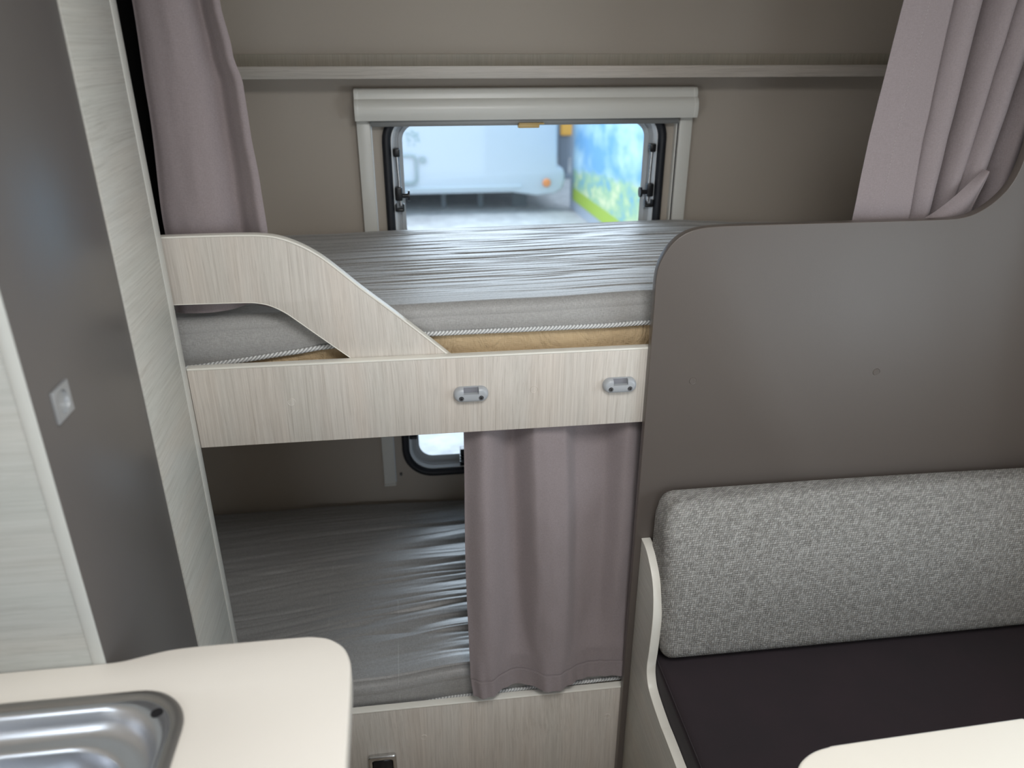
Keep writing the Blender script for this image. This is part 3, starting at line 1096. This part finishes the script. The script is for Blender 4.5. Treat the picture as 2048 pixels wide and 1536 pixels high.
def c_right(u, v):
    z = (ZC - 0.03) + (-0.425 - (ZC - 0.03)) * v
    k = (0.06 - z) / 0.37
    i = min(int(u * NS), NS - 1)
    r_ = u * NS - i
    p = [ts[i][q] + (ts[i + 1][q] - ts[i][q]) * r_ for q in (0, 1)]
    q_ = [bs[i][q] + (bs[i + 1][q] - bs[i][q]) * r_ for q in (0, 1)]
    bow = -0.0045 * math.sin(max(0, min(1, k)) * math.pi) if u < 0.2 else 0
    x = p[0] + (q_[0] - p[0]) * k + bow * (1 - u / 0.2)
    y = p[1] + (q_[1] - p[1]) * k
    y += 0.0025 * nz(u * 9, z * 9, 3) + 0.001 * nz(u * 30, z * 20, 8)
    return (x, y, z)


surf('cloth', c_right, NS, 110, M['curtain'], cr, 0.0010)
stitches('hem_stitching', lambda tt: c_right(0.045, 0.20 + tt * 0.72), 0, 1, 100, cr)
# turned-up corner: a fold of cloth lying forward over the partition's top edge
flap_top = [(0.9045, -0.2985), (0.9300, -0.2840), (0.9600, -0.2600), (0.9900, -0.2320), (1.0130, -0.2120)]
flap_bot = [(0.9080, -0.3010), (0.9560, -0.3010), (0.9860, -0.2990), (1.0010, -0.2650), (1.0190, -0.2160)]
ft, fbm = crom(flap_top, 6), crom(flap_bot, 6)


def flap(u, v):
    i = min(int(u * (len(ft) - 1)), len(ft) - 2)
    r_ = u * (len(ft) - 1) - i
    a = [ft[i][q] + (ft[i + 1][q] - ft[i][q]) * r_ for q in (0, 1)]
    b = [fbm[i][q] + (fbm[i + 1][q] - fbm[i][q]) * r_ for q in (0, 1)]
    x = a[0] + (b[0] - a[0]) * v
    z = a[1] + (b[1] - a[1]) * v
    y = 1.262 - 0.005 * math.sin(math.pi * v) + 0.012 * (1 - v) * 0 + 0.016 * abs(1 - v) ** 3
    y = 1.2600 - 0.004 * math.sin(math.pi * min(1, v * 1.2)) + 0.010 * (1 - v) ** 4
    return (x, y + 0.010 * u ** 3, z)


surf('turned_hem', flap, 24, 10, M['curtain'], cr, 0.0012)

# --- lower curtain
cw = thing('curtain', (0.24, 1.27, H - 1.30), 'short taupe curtain hanging from the upper bunk down over the lower mattress', 'curtain', 'taupe curtains of the bunks')


def c_low(u, v):
    z = -0.590 + (-1.305 + 0.590) * v
    xl = lerp_pts([(-1.32, 0.0770), (-1.25, 0.0720), (-1.0, 0.0700), (-0.67, 0.0755), (-0.5, 0.0755)], z)
    x = xl + (0.430 - xl) * u
    # folds: forward lobes at .10 and .245, valleys at .175 and .36
    X = x + 0.012 * math.sin(v * 2.5 + u * 4) * (1 - v)
    ph = [(0.05, 0.0), (0.105, -1.0), (0.175, 0.9), (0.250, -1.0), (0.345, 0.75), (0.44, 0.35)]
    topw = [(0.05, 0.5), (0.075, 0.2), (0.120, -0.9), (0.180, 0.9), (0.220, -0.9), (0.272, -0.8), (0.300, 0.7), (0.350, 0.8), (0.388, -0.8), (0.44, 0.3)]
    fa = lerp_pts(ph, X)
    fb_ = lerp_pts(topw, X)
    k = v ** 1.4
    fold = fb_ * (1 - k) * 0.028 + fa * k * 0.021
    base = 1.304 + (1.249 - 1.304) * v
    y = base + fold + 0.0025 * nz(u * 6, z * 6, 2) + 0.0010 * nz(u * 22, z * 18, 9)
    # puckers near hem
    if v > 0.85:
        y += 0.0022 * (v - 0.85) / 0.15 * math.sin(u * 70 + 2 * math.sin(u * 9))
    # must stay in front of the mattress face / behind the board
    if z > -0.675:
        y = max(y, 1.2685)
    elif z > -0.74:
        y = max(y, 1.2685 - (-0.675 - z) * 0.45)
    if z < -1.02:
        lim = 1.2660 + max(0.0, z + 1.225) * 0.30
        hh = max(0.020 - abs(y - lim), 0) / 0.020
        y = min(y, lim) - hh * hh * 0.005
    y = min(y, 1.3400)
    return (x, y, z)


surf('cloth', c_low, 130, 150, M['curtain'], cw, 0.0011)
surf('bottom_hem', lambda u, v: (lambda p: (p[0], p[1] - 0.0030, p[2]))(c_low(u * 0.998 + 0.001, 0.940 + v * 0.0605)), 130, 6, M['curtain'], cw, 0.0008)
stitches('hem_stitching', lambda tt: (lambda p: (p[0], p[1] - 0.0034, p[2]))(c_low(tt, 0.9435)), 0.02, 0.98, 110, cw)

# ================================================================== SEAT (right)
XS = 0.424
prof = [(1.2317, -0.9211), (1.2050, -0.9228), (1.1838, -0.9308), (1.1550, -0.9508), (1.1390, -0.9742), (1.1290, -1.0100), (1.1259, -1.0495), (1.1288, -1.1162), (1.1325, -1.1600),
        (1.1240, -1.1880), (1.0986, -1.2050), (1.0303, -1.2128), (0.9697, -1.2110), (0.62, -1.2100)]
pr = crom(prof, 6)
bench = thing('bench_seat', (0.87, 0.92, 0), 'seat bench box with curved pale wood side panel beside the partition', 'bench')
sp = plate('side_panel', [pr + [(0.62, FLOOR), (1.2317, FLOOR)]], 'X', XS, XS + 0.0175, M['wood_y'], bench, 0.0008)
ribbon('edging', pr, 'X', XS - 0.0004, XS + 0.0182, 0.0022, M['edging'], sp, -1, 0.0007)
box('seat_box', XS + 0.019, XR - 0.004, 0.63, 1.2310, FLOOR, -1.2750, M['wood_x'], bench)


def soft_box(name, x0, x1, y0, y1, z0, z1, rf, mat, parent, n=(60, 26, 30), puff=0.004, shape=None):
    """upholstered block: superellipse-rounded edges with slight puff"""
    bm = bmesh.new()
    bmesh.ops.create_cube(bm, size=2.0)
    bmesh.ops.subdivide_edges(bm, edges=bm.edges[:], cuts=30, use_grid_fill=True)
    hx, hy, hz = (x1 - x0) / 2, (y1 - y0) / 2, (z1 - z0) / 2
    cx, cy, cz = (x0 + x1) / 2, (y0 + y1) / 2, (z0 + z1) / 2
    for v in bm.verts:
        # concentrate vertices near the edges
        p = [math.copysign(abs(c) ** 0.55 if abs(c) < 1 else 1, c) for c in v.co]
        q = Vector((p[0] * hx, p[1] * hy, p[2] * hz))
        r = rf
        inner = Vector((max(-hx + r, min(hx - r, q.x)), max(-hy + r, min(hy - r, q.y)), max(-hz + r, min(hz - r, q.z))))
        d = q - inner
        if d.length > 1e-9:
            q = inner + d.normalized() * r
        u, w_, t_ = q.x / hx, q.y / hy, q.z / hz
        q.y += puff * math.copysign(1, q.y) * (1 - u * u) * (1 - t_ * t_) if abs(w_) > 0.9 else 0
        q.z += puff * math.copysign(1, q.z) * (1 - u * u) * (1 - w_ * w_) if abs(t_) > 0.9 else 0
        q = q + Vector((cx, cy, cz))
        if shape:
            q = Vector(shape(q))
        v.co = q + Vector((0, 0, H))
    return fin(name, bm, mat, parent, True)


seat = thing('seat_cushion', (0.87, 0.92, H - 1.275), 'dark aubergine velour seat cushion on the bench at the lower right', 'cushion')
soft_box('pad', XS + 0.0195, XR - 0.006, 0.60, 1.2290, -1.2745, -1.1500, 0.014, M['velour'], seat, puff=0.001)
tube('seam', [(XS + 0.0225, y, -1.1533) for y in (0.62, 0.8, 1.0, 1.21)], 0.0012, M['velour'], seat, 6)

back = thing('backrest_cushion', (0.87, 1.17, H - 1.15), 'light grey basket-weave backrest cushion leaning against the dark partition', 'cushion')


def back_shape(q):
    # front face leans: upper edge set back, lower left corner rounded off
    k = (q.z + 1.148) / 0.35
    q = q.copy()
    fr = max(0.0, (1.19 - q.y) / 0.08)
    q.y += 0.048 * fr * (max(0, k - 0.45) / 0.55) ** 2.2
    q.y += 0.010 * fr * max(0, 0.12 - k) / 0.12 * 0.6
    lft = max(0.0, 1 - (q.x - 0.442) / 0.05)
    q.x += 0.012 * lft * max(0, 0.22 - k) / 0.22
    q.x += 0.010 * lft * max(0, k - 0.86) / 0.14
    q.z -= 0.008 * max(0, (q.x - 0.45)) * max(0, k)
    return q


cush = soft_box('cover', 0.4390, XR - 0.008, 1.1080, 1.2300, -1.1425, -0.7960, 0.028, M['tweed'], back, puff=0.007, shape=back_shape)


def seamline():
    pts = []
    for z in [-1.125 + 0.305 * i / 30 for i in range(31)]:
        k = (z + 1.148) / 0.35
        q = back_shape(Vector((0.4523, 1.1203, z)))
        pts.append((q.x, q.y - 0.0006, q.z))
    return pts


tube('seam', seamline(), 0.0016, M['tweed'], back, 6)

# ================================================================== TABLE (lower right)
tb = thing('dinette_table', (0.95, 0.40, 0), 'ivory table top with rounded corner at the lower right edge', 'table')
tp = [(0.4560, 0.50), (0.4570, 0.6250), (0.4620, 0.6440), (0.4700, 0.6570), (0.4826, 0.6680), (0.5016, 0.6772), (0.5262, 0.6822), (0.5600, 0.6845), (0.8238, 0.6928)]
tl = crom(tp, 5) + [(XR - 0.03, 0.707), (XR - 0.03, 0.02), (0.50, 0.02), (0.470, 0.04), (0.4570, 0.07)]
top = plate('table_top', [tl], 'Z', -0.9050, -0.8800, M['table'], tb, 0.0015)
ribbon('edging', crom(tp, 5), 'Z', -0.9040, -0.8812, 0.0012, M['edging'], top, 1, 0.0004)
bm = bmesh.new()
add_box(bm, 0.62, 0.70, 0.30, 0.38, FLOOR + 0.02, -0.9055, 0.01)
fin('leg', bm, M['alu'], tb, True, 40)
bm = bmesh.new()
add_box(bm, 0.55, 0.77, 0.22, 0.46, FLOOR, FLOOR + 0.0199, 0.005)
fin('foot', bm, M['alu'], tb, True, 40)

# ================================================================== KITCHEN (lower left)
ZK = -0.687
cb = thing('kitchen_cabinet', (-0.44, 0.1, 0), 'low kitchen unit carrying the cream worktop at the lower left', 'cabinet')
box('side_panel', -0.141, -0.125, -0.60, 0.740, FLOOR, ZK - 0.0305, M['wood_z'], cb)
box('end_panel', XL + 0.004, -0.142, 0.724, 0.740, FLOOR, ZK - 0.0305, M['wood_z'], cb)
box('end_panel', XL + 0.004, -0.142, -0.60, -0.584, FLOOR, ZK - 0.0305, M['wood_z'], cb)
box('back_panel', XL + 0.004, XL + 0.020, -0.583, 0.723, FLOOR, ZK - 0.0305, M['wood_z'], cb)
box('bottom_panel', XL + 0.021, -0.142, -0.583, 0.723, FLOOR + 0.05, FLOOR + 0.066, M['wood_z'], cb)
wt = thing('worktop', (-0.44, 0.1, H + ZK), 'cream worktop with rounded corner around the steel sink', 'worktop')
ko = [(-0.4300, 0.7565), (-0.3934, 0.7568), (-0.3738, 0.7586), (-0.3551, 0.7632), (-0.3359, 0.7680), (-0.3187, 0.7708), (-0.2894, 0.7722), (-0.2294, 0.7724), (-0.1684, 0.7722), (-0.1499, 0.7706),
      (-0.1307, 0.7640), (-0.1142, 0.7486), (-0.1053, 0.7268), (-0.1023, 0.7042), (-0.1008, 0.6623), (-0.0991, 0.5724)]
kl = [(XL + 0.002, -0.60), (XL + 0.002, 0.7565)] + crom(ko, 5) + [(-0.0985, 0.40), (-0.0985, -0.60)]
SX0, SX1, SY0, SY1, SR = -0.735, -0.2780, 0.285, 0.7050, 0.062
kt = plate('worktop_slab', [kl, rrect(SX0 + 0.006, SX1 - 0.006, SY0 + 0.006, SY1 - 0.006, SR - 0.006, 10)], 'Z', ZK - 0.030, ZK, M['counter'], wt, 0.0020, M['counter_edge'])
kt.data.materials[1] = M['counter']
ribbon('edge_band', crom(ko, 5) + [(-0.0985, 0.40)], 'Z', ZK - 0.029, ZK - 0.0028, 0.0012, M['counter_edge'], kt, 1, 0.0004)

sk = thing('sink', ((SX0 + SX1) / 2, (SY0 + SY1) / 2, H + ZK - 0.13), 'stainless steel sink with ridged rim set in the cream worktop', 'sink')


def sink():
    bm = bmesh.new()
    # (inset, z, corner radius)
    secs = [(0.000, 0.0004, 0.062), (0.001, 0.0030, 0.061), (0.004, 0.0046, 0.059), (0.008, 0.0044, 0.056), (0.0115, 0.0026, 0.053), (0.0135, 0.0010, 0.052),
            (0.0155, 0.0015, 0.052), (0.0175, 0.0022, 0.060), (0.0195, 0.0010, 0.072), (0.0215, -0.0030, 0.078), (0.0240, -0.0130, 0.080), (0.0270, -0.0210, 0.082), (0.0310, -0.0255, 0.084),
            (0.0360, -0.0270, 0.084), (0.0425, -0.0275, 0.084), (0.0455, -0.0290, 0.084), (0.0475, -0.0340, 0.084), (0.0500, -0.0550, 0.082), (0.0540, -0.1000, 0.078), (0.0660, -0.1200, 0.070), (0.0900, -0.1250, 0.060), (0.17, -0.1270, 0.02)]
    R_ = []
    for ins, z, r in secs:
        lp = rrect(SX0 + ins, SX1 - ins, SY0 + ins, SY1 - ins, r, 12)
        R_.append([bm.verts.new((p[0], p[1], H + ZK + z)) for p in lp])
    for k, (A, B) in enumerate(zip(R_, R_[1:])):
        n = len(A)
        for i in range(n):
            f = bm.faces.new((A[i], A[(i + 1) % n], B[(i + 1) % n], B[i]))
            f.material_index = 1 if k < 5 else 0
    bm.faces.new(R_[-1])
    return fin('basin', bm, [M['steel'], M['steel_rim']], sk, True, 80)


sink()
bm = bmesh.new()
cyl(bm, (-0.3115, 0.6690, ZK - 0.0010), 'Z', 0.0066, 0.0032, 24)
fin('hinge_hole', bm, M['black'], sk, True, 40)
bm = bmesh.new()
cyl(bm, (-0.5065, 0.495, ZK - 0.1258), 'Z', 0.030, 0.002, 32)
fin('drain', bm, M['chrome'], sk, True, 40)

# ================================================================== OUTSIDE
G = -2.1


def ground_mat():
    t = NT('asphalt_yard')
    a_ = t.noise(t.map((7, 7, 7)), 1, 5, 0.7)
    b_ = t.noise(t.map((0.9, 0.9, 0.9)), 1, 3)
    v = t.math('ADD', t.math('MULTIPLY', a_, 0.6), t.math('MULTIPLY', b_, 0.4))
    return t.set(Base_Color=t.ramp(v, [(0.35, (0.30, 0.28, 0.275)), (0.5, (0.43, 0.41, 0.395)), (0.65, (0.56, 0.54, 0.51))]), Roughness=0.9)


gm = ground_mat()
g0 = box('ground', -14, 16, 2.6, 26, G - 0.1, G, gm)
tag(g0, kind='structure')

tr = thing('caravan', (0.2, 11.1, H + G), 'white parked caravan outside, seen through the upper bunk window', 'caravan')
M['white_paint'] = plain('white_body_paint', (0.60, 0.635, 0.665), 0.30)
M['hatch_line'] = plain('hatch_seal_grey', (0.34, 0.40, 0.40), 0.5)
M['orange'] = plain('amber_lens', (0.85, 0.30, 0.10), 0.3)
M['skirt_dark'] = plain('dark_support', (0.16, 0.17, 0.18), 0.5)
M['skirt'] = plain('sill_grey', (0.55, 0.60, 0.62), 0.4)
body = [(-4.2, -1.83), (1.30, -1.83), (1.62, -1.88), (1.86, -1.86), (1.955, -1.80), (1.99, -1.70), (1.985, -1.60), (1.96, -1.54), (1.885, -1.515), (1.875, -1.0), (1.86, 0.1), (1.80, 0.35), (1.6, 0.45), (-4.0, 0.45), (-4.2, 0.3)]
shell = plate('body', [body], 'Y', 10.0, 12.1, M['white_paint'], tr, 0.03)
bm = bmesh.new()
add_box(bm, -4.1, 1.42, 9.975, 10.0, -1.775, -1.735, 0.008)
fin('sill_strip', bm, M['skirt'], shell)
plate('hatch', [rrect(-0.42, 0.090, -1.705, -1.325, 0.07), rrect(-0.375, 0.050, -1.665, -1.362, 0.05)], 'Y', 9.965, 10.0, M['hatch_line'], shell, 0.01)
bm = bmesh.new()
cyl(bm, (0.155, 10.0, -1.40), 'Y', 0.045, -0.03, 24)
fin('lock', bm, M['hatch_line'], shell, True, 40)
bm = bmesh.new()
cyl(bm, (1.745, 9.975, -1.712), 'Y', 0.055, -0.025, 20, 0.04)
fin('marker_light', bm, M['orange'], shell, True, 40)
# faint printed emblem: crossed strokes over short bars
M['print'] = plain('faded_green_print', (0.30, 0.43, 0.42), 0.5)


def stroke(x0, z0, x1, z1, w_=0.018):
    bm = bmesh.new()
    d = Vector((x1 - x0, 0, z1 - z0))
    L = d.length
    d.normalize()
    s_ = Vector((-d.z, 0, d.x)) * w_ / 2
    a_, b_ = Vector((x0, 9.998, z0 + H)), Vector((x1, 9.998, z1 + H))
    vs = [bm.verts.new(p + Vector((0, yy, 0))) for p in (a_ + s_, a_ - s_, b_ - s_, b_ + s_) for yy in (0, -0.004)]
    for ff in ((0, 2, 4, 6), (1, 3, 5, 7), (0, 1, 3, 2), (2, 3, 5, 4), (4, 5, 7, 6), (6, 7, 1, 0)):
        bm.faces.new([vs[k] for k in ff])
    fin('emblem_stroke', bm, M['print'], shell)


def em(px, py):
    """emblem grid units (0..1) to metres on the caravan flank"""
    return (-0.045 + px * 0.165, -1.040 - py * 0.185)


for (a1, b1_, a2, b2_) in ((0.45, 0.0, 0.72, 0.24), (0.0, 0.22, 0.22, 0.22), (0.25, 0.22, 0.48, 0.32), (0.72, 0.32, 1.0, 0.22), (0.48, 0.40, 0.82, 0.46),
                           (0.06, 0.46, 0.26, 0.46), (0.90, 0.42, 1.0, 0.52), (0.10, 0.66, 0.40, 0.66), (0.65, 0.68, 0.85, 0.66), (1.0, 0.58, 1.02, 0.78),
                           (0.18, 0.92, 0.30, 0.96), (0.55, 0.94, 0.70, 0.98)):
    stroke(*em(a1, b1_), *em(a2, b2_))
for x in (-2.3, -1.45):
    bm = bmesh.new()
    cyl(bm, (x, 10.08, G + 0.32), 'Y', 0.32, 0.22, 36)
    fin('wheel', bm, M['rubber'], tr, True, 40)
for x, s_ in ((0.42, 0.03), (0.92, 0.035), (1.46, 0.10)):
    box('support_leg', x - s_, x + s_, 10.45, 10.53, G, -1.80, M['skirt_dark'], tr)

# picture-wrapped hoarding coming towards the viewer on the right
def banner_mat():
    t = NT('printed_landscape')
    s = t.sep()
    n1 = t.noise(t.map((1.2, 1.2, 2.0)), 1, 4, 0.6)
    n2 = t.noise(t.map((3.2, 3.2, 5)), 1, 4, 0.7)
    sky = t.mix(t.ramp(n1, [(0.42, 0.0), (0.62, 1.0)]), (0.16, 0.36, 0.58), (0.48, 0.66, 0.72))
    zz = t.math('ADD', s[2], t.math('MULTIPLY', t.math('SUBTRACT', n2, 0.5), 0.35))
    # tree line rises towards the near end, meadow at the foot
    tree_h = t.math('ADD', 0.10, t.math('MULTIPLY', t.math('SUBTRACT', 9.9, s[1]), 0.10))
    tree = t.ramp(t.math('SUBTRACT', tree_h, zz), [(0.0, 0.0), (0.09, 1.0)])
    tcol = t.ramp(n2, [(0.36, (0.18, 0.38, 0.46)), (0.50, (0.36, 0.52, 0.30)), (0.64, (0.66, 0.68, 0.42))])
    c = t.mix(tree, sky, tcol)
    mead = t.ramp(t.math('SUBTRACT', t.math('ADD', -0.20, t.math('MULTIPLY', n2, 0.02)), s[2]), [(0.0, 0.0), (0.02, 1.0)])
    c = t.mix(mead, c, (0.36, 0.48, 0.06))
    return t.set(Base_Color=c, Roughness=0.5)


bn = thing('advertising_banner', (2.25, 7.5, H + G), 'tall printed landscape banner standing outside beside the white caravan', 'banner')
ang = math.atan2(0.23, -5.3)


def banner_box(y_far, y_near, z0, z1, th, mat, name, off=0.0):
    bm = bmesh.new()
    def X(y):
        return 2.126 + (10.31 - y) * 0.043 + off
    vs = []
    for y in (y_far, y_near):
        for dx in (0, th):
            for z in (z0, z1):
                vs.append(bm.verts.new((X(y) + dx, y, z + H)))
    for q in ((0, 1, 3, 2), (4, 6, 7, 5), (0, 4, 5, 1), (2, 3, 7, 6), (0, 2, 6, 4), (1, 5, 7, 3)):
        bm.faces.new([vs[k] for k in q])
    return fin(name, bm, mat, bn)


banner_box(10.31, 4.2, G, 0.3, 0.10, plain('banner_frame_white', (0.42, 0.46, 0.52), 0.4), 'frame')
banner_box(10.12, 4.3, G + 0.14, 0.2, 0.02, banner_mat(), 'print', -0.012)

hl = plate('hall_wall', [[(-14, G), (16, G), (16, 2.5), (-14, 2.5)]], 'Y', 15.0, 15.3, plain('grey_hall_cladding', (0.26, 0.28, 0.31), 0.6))
tag(hl, 'grey building wall outside, glimpsed between the white caravan and the printed banner', 'building')
bm = bmesh.new()
add_box(bm, 2.40, 2.56, 12.60, 12.72, G, 1.5, 0.02)
add_box(bm, 2.34, 2.62, 12.56, 12.76, G, G + 0.06, 0.01)
pf = fin('steel_post', bm, plain('grey_post', (0.22, 0.24, 0.27), 0.6), None, True, 40)
tag(pf, 'grey steel post standing outside between the white caravan and the banner', 'post')
bm = bmesh.new()
add_box(bm, 2.40, 2.60, 12.52, 12.5995, -1.42, -1.10, 0.03)
ol = fin('warning_flag', bm, plain('orange_cloth', (0.90, 0.45, 0.08), 0.6))
tag(ol, 'small orange marker fixed on the grey post outside', 'marker')
